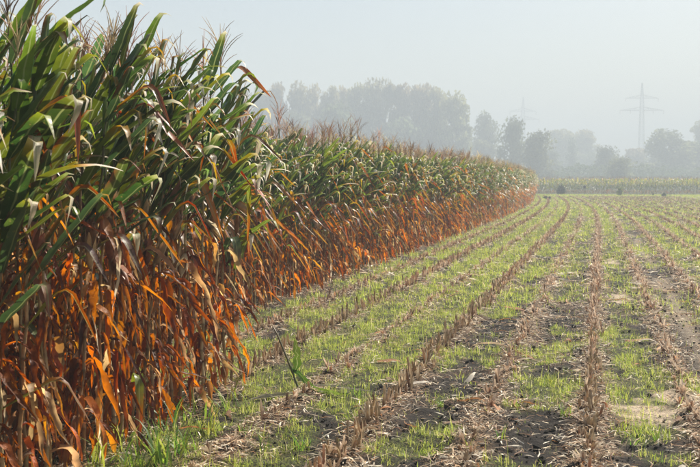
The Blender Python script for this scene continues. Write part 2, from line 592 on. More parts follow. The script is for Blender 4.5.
def stalk_geo(P, sides=6, detail=True):
    g = Geo(); n = len(P)
    lo = pick([(.38, .23, .10), (.46, .33, .17), (.28, .14, .06), (.42, .28, .12), (.34, .27, .11)]); hi = pick([(.13, .14, .05), (.20, .15, .07), (.10, .12, .04)])
    pts = []; rad = []; cols = []
    for i in range(n):
        f = i / (n - 1)
        r = .0135 * (1 - f) + .0045 * f
        c = lo * (1 - sstep(.45, .85, f)) + hi * sstep(.45, .85, f)
        if detail:
            for dz, k, cm in ((-.012, 1.0, .8), (0, 1.28, .55), (.012, 1.05, 1.15)):
                pts.append(P[i] + np.array([0, 0, dz])); rad.append(r * k); cols.append(np.append(c * cm, .5))
        else:
            pts.append(P[i]); rad.append(r); cols.append(np.append(c, .5))
    tube(g, pts, rad, sides, np.array(cols))
    return g


def tassel_geo(nb=9, seg=5, sides=3, thick=1.0):
    g = Geo()
    c = pick([(.52, .40, .27), (.44, .32, .21), (.56, .45, .32), (.46, .31, .22)])
    c4 = np.append(c, .5)
    L = random.uniform(.30, .42)
    z = np.linspace(-.03, L, seg + 1)
    lean = random.uniform(-.12, .12); l2 = random.uniform(-.12, .12)
    P = np.stack([lean * (z / L) ** 2, l2 * (z / L) ** 2, z], 1)
    tube(g, P, np.interp(np.linspace(0, 1, seg + 1), [0, .3, .6, 1], [.004, .0035, .005, .0012]) * thick, sides, c4, c4 * 1.1)
    for i in range(nb):
        a = i * 2.4 + random.uniform(-.4, .4); z0 = random.uniform(.04, .20)
        Lb = random.uniform(.14, .27); e0 = R(random.uniform(55, 84)); dr = R(random.uniform(5, 60))
        t = np.linspace(0, 1, seg + 1)
        e = e0 - dr * t
        d = np.stack([np.cos(e) * math.cos(a), np.cos(e) * math.sin(a), np.sin(e)], 1) * (Lb / seg)
        Q = np.concatenate([[[0, 0, z0]], np.array([0, 0, z0]) + np.cumsum(d[:-1], 0)])
        cc = np.append(c * random.uniform(.7, 1.3), .5)
        tube(g, Q, np.interp(t, [0, .25, .7, 1], [.0014, .0030, .0026, .0008]) * thick, sides, cc)
    return g


def ear_geo(sides=8):
    g = Geo()
    L = random.uniform(.18, .25); r = random.uniform(.022, .028)
    c = pick([(.30, .14, .065), (.36, .22, .12), (.24, .10, .05), (.40, .28, .16)])
    t = np.linspace(0, 1, 9)
    z = t * L
    rad = r * np.interp(t, [0, .1, .3, .6, .85, 1], [.35, .75, 1, .95, .55, .12])
    P = np.stack([.02 * t ** 2, 0 * t, z], 1)
    tube(g, P, rad, sides, np.append(c * .9, .5), np.append(c * 1.25, .5))
    for i in range(4):                                   # loose husk tips
        a = i * 1.57 + random.uniform(-.4, .4); w = random.uniform(.012, .02)
        o = np.array([math.cos(a), math.sin(a), 0]); s_ = np.array([-math.sin(a), math.cos(a), 0])
        z0 = L * .35; l = random.uniform(.10, .19); fl = random.uniform(.0, .05)
        V = [o * r * 1.05 - s_ * w + [0, 0, z0], o * r * 1.05 + s_ * w + [0, 0, z0],
             o * (r + fl * .4) - s_ * w * .7 + [0, 0, z0 + l * .6], o * (r + fl * .4) + s_ * w * .7 + [0, 0, z0 + l * .6],
             o * (r * .6 + fl) + [0, 0, z0 + l]]
        g.add(V, [(0, 1, 3, 2)], [(2, 3, 4)], np.append(c * random.uniform(.8, 1.6), .5))
    for i in range(5):                                   # dry silk
        a = random.uniform(0, 6.28); b = np.array([.02, 0, L * .97])
        tube(g, [b, b + [math.cos(a) * .012, math.sin(a) * .012, .025], b + [math.cos(a) * .03, math.sin(a) * .03, .03]], [.0015, .0012, .0004], 3, (.07, .035, .02, .5))
    return g


SPINES = [stalk_spine(random.uniform(2.18, 2.36)) for _ in range(12)]
STALK = [stalk_geo(p).mesh('corn_stalk', M_stalk) for p in SPINES]
STALK1 = [stalk_geo(p[::3], 4, False).done() for p in SPINES]
TASSEL = [tassel_geo(random.randint(7, 11)).mesh('corn_tassel', M_tassel) for _ in range(10)]
TASSEL1 = [tassel_geo(8, 2, 3, 1.7).done() for _ in range(6)]
TASSEL2 = [tassel_geo(6, 1, 3, 3.0).done() for _ in range(5)]
EAR = [ear_geo().mesh('corn_ear', M_stalk) for _ in range(8)]
EAR1 = [ear_geo(5).done() for _ in range(4)]


def spine_at(P, z):
    return np.array([np.interp(z, P[:, 2], P[:, 0]), np.interp(z, P[:, 2], P[:, 1]), z])


def plan_plant(back=False, far=False):
    """list of (what, kind, z, azimuth, pitch jitter, scale) for one plant; azimuth 0 = +x (towards the open field)"""
    out = []
    plane = random.gauss(R(12), R(38))
    zs = np.linspace(.16, 2.02 if back else 2.20, 15 if not far else 12) + np.random.default_rng(random.randint(0, 10 ** 9)).normal(0, .03, 15 if not far else 12)
    zd = random.gauss(.86, .11) if back else random.gauss(1.14, .20)
    zm = zd + (random.uniform(.28, .45) if back else random.uniform(.1, .28))
    side = random.randint(0, 1)
    for i, z in enumerate(zs):
        a = plane + math.pi * ((i + side) % 2) + random.gauss(0, R(22))
        # wind has combed the blades towards the field and along the rows
        vx, vy = math.cos(a) + 1.45, math.sin(a) + .25
        a2 = math.atan2(vy, vx)
        z = float(min(max(z, .1), 2.24))
        if z < zd:
            k = 'dead' if random.random() < (.85 if back else .70) else 'slant'
            if random.random() < .05: k = 'mid'
            a2 = a + random.gauss(0, .6)
        elif z < zm:
            k = random.choice(['mid', 'mid', 'mid', 'mid', 'slant', 'green'] if back else ['mid', 'mid', 'mid', 'dead', 'slant', 'green'])
        else:
            k = 'green' if random.random() < .90 else 'mid'
        s = random.uniform(.82, 1.1) * (1.0 if z < 1.9 else .82)
        out.append(('leaf', k, z, a2, random.gauss(0, R(6)), s))
    for _ in range(0 if far else 2 if back else 4):
        vx, vy = math.cos(random.uniform(-3.1, 3.1)) + 1.4, random.gauss(.2, .6)
        out.append(('leaf', 'green' if random.random() < .85 else 'mid', random.uniform(1.3, 1.95 if back else 2.1), math.atan2(vy, vx), random.gauss(0, R(9)), random.uniform(.7, 1.0)))
    for _ in range(0 if far else 7 if back else 14):
        out.append(('leaf', random.choice(['dead', 'dead', 'dead', 'dead', 'slant']), random.uniform(.12, .85 if back else 1.15), random.uniform(-3.14, 3.14), random.gauss(0, R(10)), random.uniform(.6, 1.0)))
    for _ in range(1 if random.random() < .7 else 2):
        out.append(('ear', None, random.uniform(1.10, 1.45), random.uniform(-1.5, .6), R(random.choice([10, 16, 22, 30, 125])), random.uniform(.85, 1.1)))
    return out


def tilt_y(a):                     # pitch about local y (positive = tips over towards +x)
    c, s = math.cos(a), math.sin(a)
    return np.array([[c, 0, s], [0, 1, 0], [-s, 0, c]])


# where plants stand
plants = []                        # (x, y, row)
STEP = 0.145
for k in range(-4, -11, -1):
    y = 1.2 + random.uniform(0, .1)
    top = NEAR_END + (random.uniform(-.15, .1) if k == -4 else random.uniform(.0, .3)) if k >= -5 else FIELD_END + random.uniform(-.4, .4)
    while y < top:
        st = STEP if y < 60 else STEP * 1.25
        y += st * random.uniform(.72, 1.28)
        if random.random() < .03: y += st
        if k < (-10 if y < 14 else -9 if y < 40 else -8): continue
        x = ROWX[k] + float(bend(y)) + random.gauss(0, .025)
        plants.append((x, y, k))


def visible_score(p):
    x, y, k = p
    depth = x * _f[0] + y * _f[1]
    if depth < 1: return -1
    px = 350 + F * (x * _r[0] + y * _r[1]) / depth
    if px < -40 or px > 720: return -1
    first = -4 if y < NEAR_END else -6
    behind = first - k
    return (1.0 / depth) * (1.0, .60, .30, .12, .04)[min(4, max(0, behind))]


order = sorted(range(len(plants)), key=lambda i: -visible_score(plants[i]))
single = set(order[:300])
ORD = ('first second third fourth fifth sixth seventh eighth ninth tenth eleventh twelfth thirteenth fourteenth fifteenth sixteenth seventeenth eighteenth nineteenth '
       'twentieth twenty-first twenty-second twenty-third twenty-fourth twenty-fifth twenty-sixth twenty-seventh twenty-eighth twenty-ninth thirtieth '
       'thirty-first thirty-second thirty-third thirty-fourth thirty-fifth thirty-sixth').split()
ROWNAME = {-4: 'outermost', -5: 'second', -6: 'third', -7: 'fourth', -8: 'fifth', -9: 'sixth', -10: 'seventh', -11: 'eighth', -12: 'ninth'}


def corn_label(p, rank):
    x, y, k = p
    if k == -4 and rank < len(ORD):
        return f"{ORD[rank]} corn plant from the open corner in the tall block's outermost row"
    if k == -6 and y > NEAR_END and rank < len(ORD):
        return f"{ORD[rank]} corn plant past the tall block along the receding wall's field edge"
    if k == -5 and rank < len(ORD):
        return f"{ORD[rank]} corn plant from the open corner in the tall block's second row"
    if k == -5:
        return "corn plant in the tall near block, just behind its outermost row"
    if k == -6 and y > NEAR_END:
        band = ('just past the tall block', 'a little past the tall block', 'midway along the receding edge', 'far along the receding edge')[min(3, int((y - NEAR_END) / 7))]
        return f"corn plant edging the receding corn wall, {band}"
    if y > NEAR_END:
        return "corn plant a row inside the receding wall, showing its upper leaves and tassel"
    return f"corn plant deep in the tall block, {ROWNAME.get(k, 'inner')} row from the stubble"


rank_of = {}
for kk in (-4, -5):
    rank_of.update({i: n for n, i in enumerate(sorted([i for i in single if plants[i][2] == kk], key=lambda i: -plants[i][1]))})
rank_of.update({i: n for n, i in enumerate(sorted([i for i in single if plants[i][2] == -6 and plants[i][1] > NEAR_END], key=lambda i: plants[i][1]))})


def build_plant(i):
    x, y, k = plants[i]
    z = float(gz(x, y)) - .01
    sc = random.uniform(.94, 1.06) if y > NEAR_END else random.uniform(.98, 1.09)
    e = link('corn_plant', None, loc=(x, y, z))
    e.empty_display_size = .1
    e.rotation_euler = (R(random.gauss(0, 2.0)), R(random.gauss(1.2, 2.2)), 0)
    e.scale = (sc, sc, sc)
    tag(e, corn_label(plants[i], rank_of.get(i, 0)), 'corn plant', 'standing corn plants')
    w = random.randrange(len(SPINES)); P = SPINES[w]
    link('stalk', STALK[w], e)
    link('tassel', random.choice(TASSEL), e, rotz(random.uniform(0, 6.28)) * random.uniform(.85, 1.15), P[-1])
    for what, kind, lz, a, pj, s in plan_plant(y > NEAR_END - .3):
        lz = min(lz, P[-1][2] - .02)
        o = spine_at(P, lz)
        if what == 'leaf':
            link('leaf', random.choice(LEAF[kind]), e, rotz(a) @ tilt_y(pj) * s, o)
        else:
            link('ear', random.choice(EAR), e, rotz(a) @ tilt_y(pj) * s, o + rotz(a) @ np.array([.022, 0, 0]))


for i in order[:300]:
    build_plant(i)

# the thousands behind and beyond: one mass
lists = {}


def put(key, M, o, tint):
    a = lists.setdefault(key, ([], [], []))
    a[0].append(M); a[1].append(o); a[2].append(tint)


for i, p in enumerate(plants):
    if i in single: continue
    x, y, k = p
    far = y > 42
    z = float(gz(x, y)) - .01
    base = np.array([x, y, z]); sc = random.uniform(.92, 1.06) if y > NEAR_END else random.uniform(.98, 1.09)
    A = rot_many(np.array([0.0]), np.array([abs(random.gauss(0, R(3)))]), np.array([random.uniform(0, 6.28)]))[0] * sc
    w = random.randrange(len(SPINES)); P = SPINES[w]
    one = np.ones(3)
    put(('stalk', 0, w), A, base, one * random.uniform(.75, 1.25))
    put(('tassel2' if far else 'tassel1', 0, random.randrange(5)), A @ rotz(random.uniform(0, 6.28)), base + A @ P[-1], one * random.uniform(.75, 1.25))
    for what, kind, lz, a, pj, s in plan_plant(y > NEAR_END - .3, far):
        lz = min(lz, P[-1][2] - .02)
        if k < (-8 if y > NEAR_END else -7) and lz < .7 and random.random() < .5: continue
        o = base + A @ spine_at(P, lz)
        tint = np.array([random.uniform(.8, 1.2)] * 3) * np.array([random.uniform(.9, 1.1), 1, 1])
        if what == 'leaf':
            put(('leaf2' if far else 'leaf1', kind, random.randrange(10 if far else 14)), A @ rotz(a) @ tilt_y(pj) * s * (1.05 if far else 1), o, tint)
        elif not far:
            put(('ear', 0, random.randrange(4)), A @ rotz(a) @ tilt_y(pj) * s, o, tint)

SRC = {'stalk': lambda k, n: STALK1[n], 'tassel1': lambda k, n: TASSEL1[n], 'tassel2': lambda k, n: TASSEL2[n],
       'leaf1': lambda k, n: LEAF1[k][n], 'leaf2': lambda k, n: LEAF2[k][n], 'ear': lambda k, n: EAR1[n]}


def mass(name, keys, mat, label, cat, smooth=True):
    parts = [(SRC[k[0]](k[1], k[2]), np.array(lists[k][0]), np.array(lists[k][1]), np.array(lists[k][2])) for k in keys]
    if not parts: return
    V, T, Q, C = bake(parts)
    o = link(name, new_mesh(name, V, T, Q, C, mat, smooth))
    return o


stand = link('standing_corn', None)
tag(stand, 'dense standing corn further along and deeper in the field', 'corn', kind='stuff')
for nm, mt, test in (('green_leaves', M_green, lambda k: k[0][:4] == 'leaf' and k[1] in ('green', 'mid')),
                     ('dry_leaves', M_dead, lambda k: k[0][:4] == 'leaf' and k[1] in ('dead', 'slant')),
                     ('stalks', M_stalk, lambda k: k[0] in ('stalk', 'ear')),
                     ('tassels', M_tassel, lambda k: k[0][:6] == 'tassel')):
    o = mass(nm, [k for k in lists if test(k)], mt, None, None)
    o.parent = stand; o['kind'] = 'stuff'

# ------------------------------------------------------------------ stubble
def stub_geo(h, sides=7):
    g = Geo()
    r = random.uniform(.008, .0125)
    c = pick([(.38, .25, .14), (.48, .35, .21), (.28, .16, .09), (.52, .41, .27)])
    n = 4
    z = np.linspace(-.03, h, n)
    lx, ly = random.uniform(-.02, .02), random.uniform(-.02, .02)
    P = np.stack([lx * z / h, ly * z / h, z], 1)
    ang = np.arange(sides) * 2 * math.pi / sides
    V = []; C = []
    slx, sly = random.uniform(-1.2, 1.2), random.uniform(-1.2, 1.2)
    for i in range(n):
        rr = r * (1.12, 1.0, .95, .93)[i] * (1 + .06 * np.random.default_rng(random.randint(0, 9 ** 9)).normal(size=sides))
        ring = P[i] + np.stack([rr * np.cos(ang), rr * np.sin(ang), 0 * ang], 1)
        if i == n - 1:
            ring[:, 2] += slx * (ring[:, 0] - P[i, 0]) + sly * (ring[:, 1] - P[i, 1]) + np.random.default_rng(random.randint(0, 9 ** 9)).uniform(-.012, .02, sides)
        V.append(ring); C.append(np.tile(np.append(np.array([.20, .11, .065]) if i < 2 else c * 1.2 if i == 2 else c * .4 + np.array([.38, .30, .20]), .5), (sides, 1)))
    V.append((P[-1] - [0, 0, .012])[None]); C.append(np.array([[.42, .34, .22, .5]]))
    Q = [(i * sides + j, i * sides + (j + 1) % sides, (i + 1) * sides + (j + 1) % sides, (i + 1) * sides + j) for i in range(n - 1) for j in range(sides)]
    T = [((n - 1) * sides + j, (n - 1) * sides + (j + 1) % sides, n * sides) for j in range(sides)]
    g.add(np.concatenate(V), Q, T, np.concatenate(C))
    return g


def strip_geo(L, W, bendy, twist, c, seg=4, lift=0.0, curl=.3, thin=False):
    """a dry strip lying along +x"""
    g = Geo()
    t = np.linspace(0, 1, seg + 1)
    ph = random.uniform(0, 6.28)
    a = bendy * t
    x = np.cumsum(np.cos(a)) * L / seg; y = np.cumsum(np.sin(a)) * L / seg
    zz = lift * np.sin(t * math.pi) + .012 * np.abs(np.sin(t * 5 + ph))
    w = W * .5 * np.interp(t, [0, .3, 1], [.7, 1, .15])
    tw = twist * t + random.uniform(-.3, .3)
    sx, sy = -np.sin(a) * np.cos(tw), np.cos(a) * np.cos(tw); sz = np.sin(tw)
    P = np.stack([x, y, zz], 1); Sd = np.stack([sx, sy, sz], 1) * w[:, None]
    up = np.array([0, 0, 1.0]) * (w * curl)[:, None]
    k = 2 if thin else 3
    V = np.stack([P - Sd, P + Sd] if thin else [P - Sd + up, P, P + Sd + up], 1).reshape(-1, 3)
    V[:, 0] -= x.mean(); V[:, 1] -= y.mean()
    Q = [(i * k + j, i * k + j + 1, (i + 1) * k + j + 1, (i + 1) * k + j) for i in range(seg) for j in range(k - 1)]
    cc = np.repeat(np.array([np.append(c * random.uniform(.75, 1.25), .5) for _ in t]), k, 0)
    g.add(V, Q, (), cc)
    return g


HUSK = [(.34, .24, .15), (.46, .37, .26), (.22, .12, .065), (.28, .16, .09), (.55, .47, .36), (.32, .15, .06), (.16, .085, .05), (.40, .29, .19), (.60, .53, .42), (.50, .40, .27)]


def sheath_geo(h, seg=3):
    """torn sheath blades sticking up and out round a stub"""
    g = Geo()
    for i in range(random.randint(4, 6)):
        a = random.uniform(0, 6.28); L = h * random.uniform(.6, 1.2); w = random.uniform(.005, .013)
        e0 = R(random.uniform(72, 92)); e1 = e0 - R(random.choice([5, 15, 30, 60, 100, 140])); t = np.linspace(0, 1, seg + 1)
        e = e0 + (e1 - e0) * t ** 1.5
        d = np.stack([np.cos(e) * math.cos(a), np.cos(e) * math.sin(a), np.sin(e)], 1) * L / seg
        P = np.concatenate([[[0, 0, 0]], np.cumsum(d[:-1], 0)]) + np.array([math.cos(a) * .013, math.sin(a) * .013, -.01])
        s_ = np.array([-math.sin(a), math.cos(a), random.uniform(-.3, .3)]) * w
        ww = np.interp(t, [0, .5, 1], [1, 1, .25])[:, None]
        V = np.stack([P - s_ * ww, P + s_ * ww], 1).reshape(-1, 3)
        Q = [(2 * j, 2 * j + 1, 2 * j + 3, 2 * j + 2) for j in range(seg)]
        k0 = np.array([.20, .12, .07]); k1 = pick(HUSK) * .5 + np.array([.34, .27, .18]); cw = np.repeat(t, 2)[:, None] ** .8
        g.add(V, Q, (), np.concatenate([k0 * (1 - cw) + k1 * cw, np.full((len(V), 1), .5)], 1))
    return g


STUBH = [random.uniform(.06, .14) for _ in range(14)]
STUBG = [stub_geo(h) for h in STUBH]
STUB = [g.mesh('corn_stub', M_litter, False) for g in STUBG]
STUB1 = [stub_geo(h, 4).done() for h in STUBH]
SHEATH = [sheath_geo(.13).mesh('sheath', M_litter) for _ in range(14)]
SHEATH1 = [sheath_geo(.12, 2).done() for _ in range(8)]
#            height, keep, messy
ROWKIND = {-5: (.9, 1.2, .5), -4: (1.15, 2.0, .4), -3: (.55, .55, 1.0), -2: (1.1, 2.2, .5), -1: (.55, .55, .9), 0: (.75, 2.2, 1.6), 1: (.5, .75, 1.3),
           2: (.75, .9, 1.1), 3: (.7, .85, .9), 4: (.8, .85, .7), 5: (.7, .8, .7), 6: (.7, .8, .7), 7: (.7, .8, .7), 8: (.7, .8, .7), 9: (.7, .8, .7)}
for k in range(10, 16): ROWKIND[k] = (.7, .75, .6)
STUBROW = {-5: 'hugging the receding corn wall', -4: 'in line with the tall block', -3: 'ragged, second out from the corn wall', -2: 'neat and dense, running diagonally',
           -1: 'sparse, between the two boldest rows', 0: 'shredded and nearly upright in the picture', 1: 'beside the pale sandy patches', 2: 'beyond the pale wheel track'}
stubs = []
for k, (hf, keep, messy) in ROWKIND.items():
    y = NEAR_END + .1 if k in (-4, -5) else 2.5
    while y < FIELD_END - 2:
        y += (.07 if keep > 1.5 else .12) * random.uniform(.7, 1.3) * (1 if y < 25 else 1.5 if y < 50 else 2.2)
        xx = ROWX[k] + float(bend(y))
        if k > 3 and y < (xx - 3) / .12: continue
        clump = float(fbm(np.array(k * 7.7), np.array(y * .55), 2))
        if random.random() > keep * (1.25 if clump > .42 else .45): continue
        stubs.append((xx + random.gauss(0, .035), y, k, hf * random.uniform(.75, 1.2)))


def stub_score(s):
    x, y, k, h = s
    depth = x * _f[0] + y * _f[1]
    if depth < 2: return -1
    px = 350 + F * (x * _r[0] + y * _r[1]) / depth
    py = 182 + F * CAM_H / depth
    if px < 20 or px > 710 or py > 485: return -1
    return h / depth


so = sorted(range(len(stubs)), key=lambda i: -stub_score(stubs[i]))
ssingle = set(so[:300])
srank = {}
for kk in set(t_[2] for t_ in stubs):
    srank.update({i: n for n, i in enumerate(sorted([i for i in ssingle if stubs[i][2] == kk], key=lambda i: stubs[i][1]))})
STUBORD = {-5: 'corn stub past the tall block in the stubble row hugging the corn wall', -4: "corn stub past the tall block, in line with its outermost row",
           -3: 'corn stub from the picture bottom in the ragged row nearest the tall block', -2: 'corn stub from the picture bottom in the neat dense diagonal row',
           -1: 'corn stub from the picture bottom in the sparse row beside the upright one', 0: 'corn stub from the picture bottom in the shredded upright row',
           1: 'corn stub from the picture bottom in the row beside the sandy patches'}
for i in so[:300]:
    x, y, k, h = stubs[i]
    w = random.randrange(len(STUB))
    M = rot_many(np.array([random.uniform(0, 6.28)]), np.array([abs(random.gauss(0, R(8)))]), np.array([random.uniform(0, 6.28)]))[0]
    M = M @ np.diag([1, 1, h])
    o = link('corn_stub', STUB[w], None, M, (x, y, float(gz(x, y))))
    n_ = srank[i]
    if n_ < len(ORD) and k in STUBORD:
        lab = f"{ORD[n_]} {STUBORD[k]}"
    else:
        lab = 'cut corn stub in the stubble row ' + STUBROW.get(k, 'far to the side') + (', farther along' if k in STUBORD else '')
    tag(o, lab, 'corn stub', 'cut corn stubs in row ' + STUBROW.get(k, 'far to the side'))
    messy = ROWKIND[k][2]
    if random.random() < .55 + .4 * messy:
        link('sheath', random.choice(SHEATH), o, rotz(random.uniform(0, 6.28)) * random.uniform(.8, 1.2))

sp = {}
for i, (x, y, k, h) in enumerate(stubs):
    if i in ssingle: continue
    f = 1 + max(0, y - 15) * .02
    M = rot_many(np.array([random.uniform(0, 6.28)]), np.array([abs(random.gauss(0, R(9)))]), np.array([random.uniform(0, 6.28)]))[0]
    o = np.array([x, y, float(gz(x, y))])
    sp.setdefault(('a', random.randrange(14)), []).append((M @ np.diag([f, f, h]), o, np.ones(3) * random.uniform(.9, 1.6)))
    if random.random() < (.75 if y < 40 else .2):
        sp.setdefault(('b', random.randrange(8)), []).append((M * 1.0 * (.8 + .4 * random.random()) * min(1.6, f), o, np.ones(3) * random.uniform(.9, 1.5)))
parts = [((STUB1 if k[0] == 'a' else SHEATH1)[k[1]], np.array([q[0] for q in v]), np.array([q[1] for q in v]), np.array([q[2] for q in v])) for k, v in sp.items()]
V, T, Q, C = bake(parts)
o = link('stubble', new_mesh('stubble', V, T, Q, C, M_litter, False))
tag(o, 'rows of cut corn stubble running on into the distance', 'stubble', kind='stuff')

# ------------------------------------------------------------------ litter of husks and leaf scraps
STRIP = [strip_geo(random.uniform(.05, .20), random.uniform(.008, .026), random.uniform(-1.4, 1.4), random.uniform(-1.4, 1.4), pick(HUSK), 2,
                   random.uniform(0, .02), thin=True).done() for _ in range(40)]


def scatter(n, y0, y1, x0f, x1f, pw):
    y = y0 + (y1 - y0) * rng.random(n) ** pw
    x = x0f(y) + (x1f(y) - x0f(y)) * rng.random(n)
    return x, y


def left_edge(y):
    return np.where(y < NEAR_END, ROWX[-4] - 1.2, ROWX[-6] - .6) + bend(y)


def right_edge(y):
    return .12 * y + 2.2 + bend(y)


parts = []
for n, y0, y1, s0 in ((150000, 3.5, 16, .56), (45000, 16, 45, 1.35), (14000, 45, 119, 2.4)):
    x, y = scatter(n, y0, y1, left_edge, right_edge, 1.25)
    rd, k = rowdist(x - bend(y)); g_, t_, l_ = cover(x, y)
    keep = rng.random(n) < np.clip(.16 + .75 * np.exp(-(rd / .15) ** 2) + .35 * l_ - .18 * g_ - .3 * t_, .05, 1)
    x, y = x[keep], y[keep]; m = len(x)
    # big scraps keep off the pale crust
    idx = rng.integers(0, len(STRIP), m)
    z = gz(x, y)
    for j in range(len(STRIP)):
        q = idx == j; c = q.sum()
        M = rot_many(rng.random(c) * 6.28, rng.random(c) ** 2 * .7, rng.random(c) * 6.28, rng.uniform(.35, 1.15, c) * s0)
        parts.append((STRIP[j], M, np.stack([x[q], y[q], z[q] + .006 + .02 * rng.random(c)], 1), np.ones((c, 3)) * rng.uniform(.45, 1.75, (c, 1))))
V, T, Q, C = bake(parts)
o = link('corn_litter', new_mesh('corn_litter', V, T, Q, C, M_litter))
tag(o, 'scraps of dry husk and leaf strewn over the harvested soil', 'litter', kind='stuff')

# bigger scraps that can be picked out singly
SCRAP = [strip_geo(random.uniform(.18, .42), random.uniform(.03, .06), random.uniform(-1.2, 1.2), random.uniform(-1.0, 1.0), pick(HUSK if random.random() < .7 else [(.38, .17, .06)]), 6,
                   random.uniform(0, .05), random.uniform(-.5, .6)).mesh('husk_scrap', M_litter) for _ in range(22)]
spots = []
while len(spots) < 110:
    yy = random.uniform(4.7, 15); xx = random.uniform(-3.6, .09 * yy + .4)
    if yy < NEAR_END and xx < ROWX[-4] + .15: continue
    if xx < ROWX[-5]: continue
    spots.append((xx, yy))
GAP = {-5: 'at the foot of the receding corn wall', -4: 'beside the stubble row nearest the corn', -3: 'on the green strip beside the corn', -2: 'close along the neat diagonal stubble row',
       -1: 'on black soil between the two boldest stubble rows', 0: 'beside the shredded upright stubble row', 1: 'near the pale sandy patches', 2: 'beyond the sandy patches'}
for xx, yy in spots:
    k = int(round((xx - ROW0) / PITCH_ROW))
    tone = random.randrange(len(SCRAP))
    M = rot_many(np.array([random.uniform(0, 6.28)]), np.array([random.uniform(0, .25)]), np.array([random.uniform(0, 6.28)]))[0] * random.uniform(.6, 1.0)
    o = link('husk_scrap', SCRAP[tone], None, M, (xx, yy, float(gz(xx, yy)) + .008))
    lab = GAP.get(k, GAP[2])
    tag(o, 'dry curled corn husk scrap lying ' + lab, 'husk scrap', 'husk scraps ' + lab)

# ------------------------------------------------------------------ soil clods
def clod_geo():
    g = Geo()
    v = np.array([[1, 0, 0], [-1, 0, 0], [0, 1, 0], [0, -1, 0], [0, 0, .75], [0, 0, -.6], [.7, .7, .3], [-.7, .6, .2]], float)
    v[:6] *= np.random.default_rng(random.randint(0, 9 ** 9)).uniform(.7, 1.2, (6, 1))
    t = [(0, 6, 4), (6, 2, 4), (2, 7, 4), (7, 1, 4), (1, 3, 4), (3, 0, 4), (6, 0, 5), (2, 6, 5), (7, 2, 5), (1, 7, 5), (3, 1, 5), (0, 3, 5)]
    c = random.uniform(.016, .045)
    g.add(v, (), t, (c * 1.15, c, c * .85, .5))
    return g.done()


CLOD = [clod_geo() for _ in range(8)]
n = 20000
x, y = scatter(n, 3.8, 26, left_edge, right_edge, 1.3)
g_, t_, l_ = cover(x, y)
q = rng.random(n) < (1 - .8 * g_) * (1 - .9 * t_); x, y = x[q], y[q]; z = gz(x, y)
idx = rng.integers(0, 8, len(x)); parts = []
for j in range(8):
    q = idx == j; c = q.sum(); s_ = rng.gamma(2.0, .0038, c) + .003
    parts.append((CLOD[j], rot_many(rng.random(c) * 6.28, rng.random(c), rng.random(c) * 6.28, s_), np.stack([x[q], y[q], z[q] + s_ * .25], 1), np.ones((c, 3))))
V, T, Q, C = bake(parts)
o = link('soil_crumbs', new_mesh('soil_crumbs', V, T, Q, C, M_clod, False))
tag(o, 'dark crumbs of soil scattered between the stubble rows', 'soil', kind='stuff')

# ------------------------------------------------------------------ grass
def blades(x, y, z, h, w, seg, col, lean=.5):
    """vectorised grass blades; seg 2 -> 3 triangles, seg 1 -> 1 triangle"""
    n = len(x)
    a = rng.random(n) * 6.283; ln = lean * rng.random(n)
    dx, dy = np.cos(a), np.sin(a); b = rng.random(n) * 6.283
    sx, sy = np.cos(b) * w * .5, np.sin(b) * w * .5
    B = np.stack([x, y, z - .008], 1); Sd = np.stack([sx, sy, 0 * sx], 1)
    tip = B + np.stack([dx * h * ln, dy * h * ln, h * np.sqrt(np.maximum(.15, 1 - ln ** 2))], 1)
    if seg == 1:
        V = np.stack([B - Sd, B + Sd, tip], 1); T = np.array([[0, 1, 2]]); k = 3
    else:
        mid = B + np.stack([dx * h * ln * .42, dy * h * ln * .42, h * .60 * np.sqrt(np.maximum(.3, 1 - .8 * ln ** 2))], 1)
        tip2 = tip.copy(); tip2[:, 2] -= h * .30 * ln
        V = np.stack([B - Sd, B + Sd, mid - Sd * .8, mid + Sd * .8, tip2], 1); T = np.array([[0, 1, 3], [0, 3, 2], [2, 3, 4]]); k = 5
    T = (T[None] + (np.arange(n) * k)[:, None, None]).reshape(-1, 3)
    C = np.repeat(col[:, None, :], k, 1)
    f = np.ones(k)
    C = C * f[None, :, None]
    C = np.concatenate([C, np.full((n, k, 1), .5)], 2)
    return V.reshape(-1, 3), T, C.reshape(-1, 4)


def grass_cols(n, yv=0):
    g = np.array([.42, .43, .085]); g2 = np.array([.20, .26, .055]); g3 = np.array([.44, .41, .14]); g4 = np.array([.50, .43, .25])
    t = rng.random((n, 1)); c = g * t + g2 * (1 - t)
    q = rng.random(n); c[q < .20] = g3; c[q < .06] = g4
    return c * rng.uniform(.75, 1.25, (n, 1))


VV = []; TT = []; CC = []; off = 0
for n, y0, y1, h, w, seg in ((470000, 4.0, 13, .047, .0037, 2), (220000, 13, 26, .06, .008, 2), (170000, 26, 55, .065, .018, 1), (150000, 55, 121, .07, .045, 1)):
    x, y = scatter(n, y0, y1, left_edge, right_edge, 1.0)
    g_, t_, l_ = cover(x, y)
    tuft = sstep(.36, .66, .5 * vnoise(x * 7, y * 7) + .5 * vnoise(x * 17 + 5, y * 17))
    q = rng.random(n) < g_ ** 1.2 * (.08 + .92 * tuft) + .012
    x, y = x[q], y[q]; tf = tuft[q]
    m = len(x)
    hh = h * rng.gamma(3, 1 / 3., m) * (.45 + .8 * tf)
    v, t, c = blades(x, y, gz(x, y), hh, w * rng.uniform(.7, 1.3, m), seg, grass_cols(m), 1.15)
    VV.append(v); TT.append(t + off); CC.append(c); off += len(v)
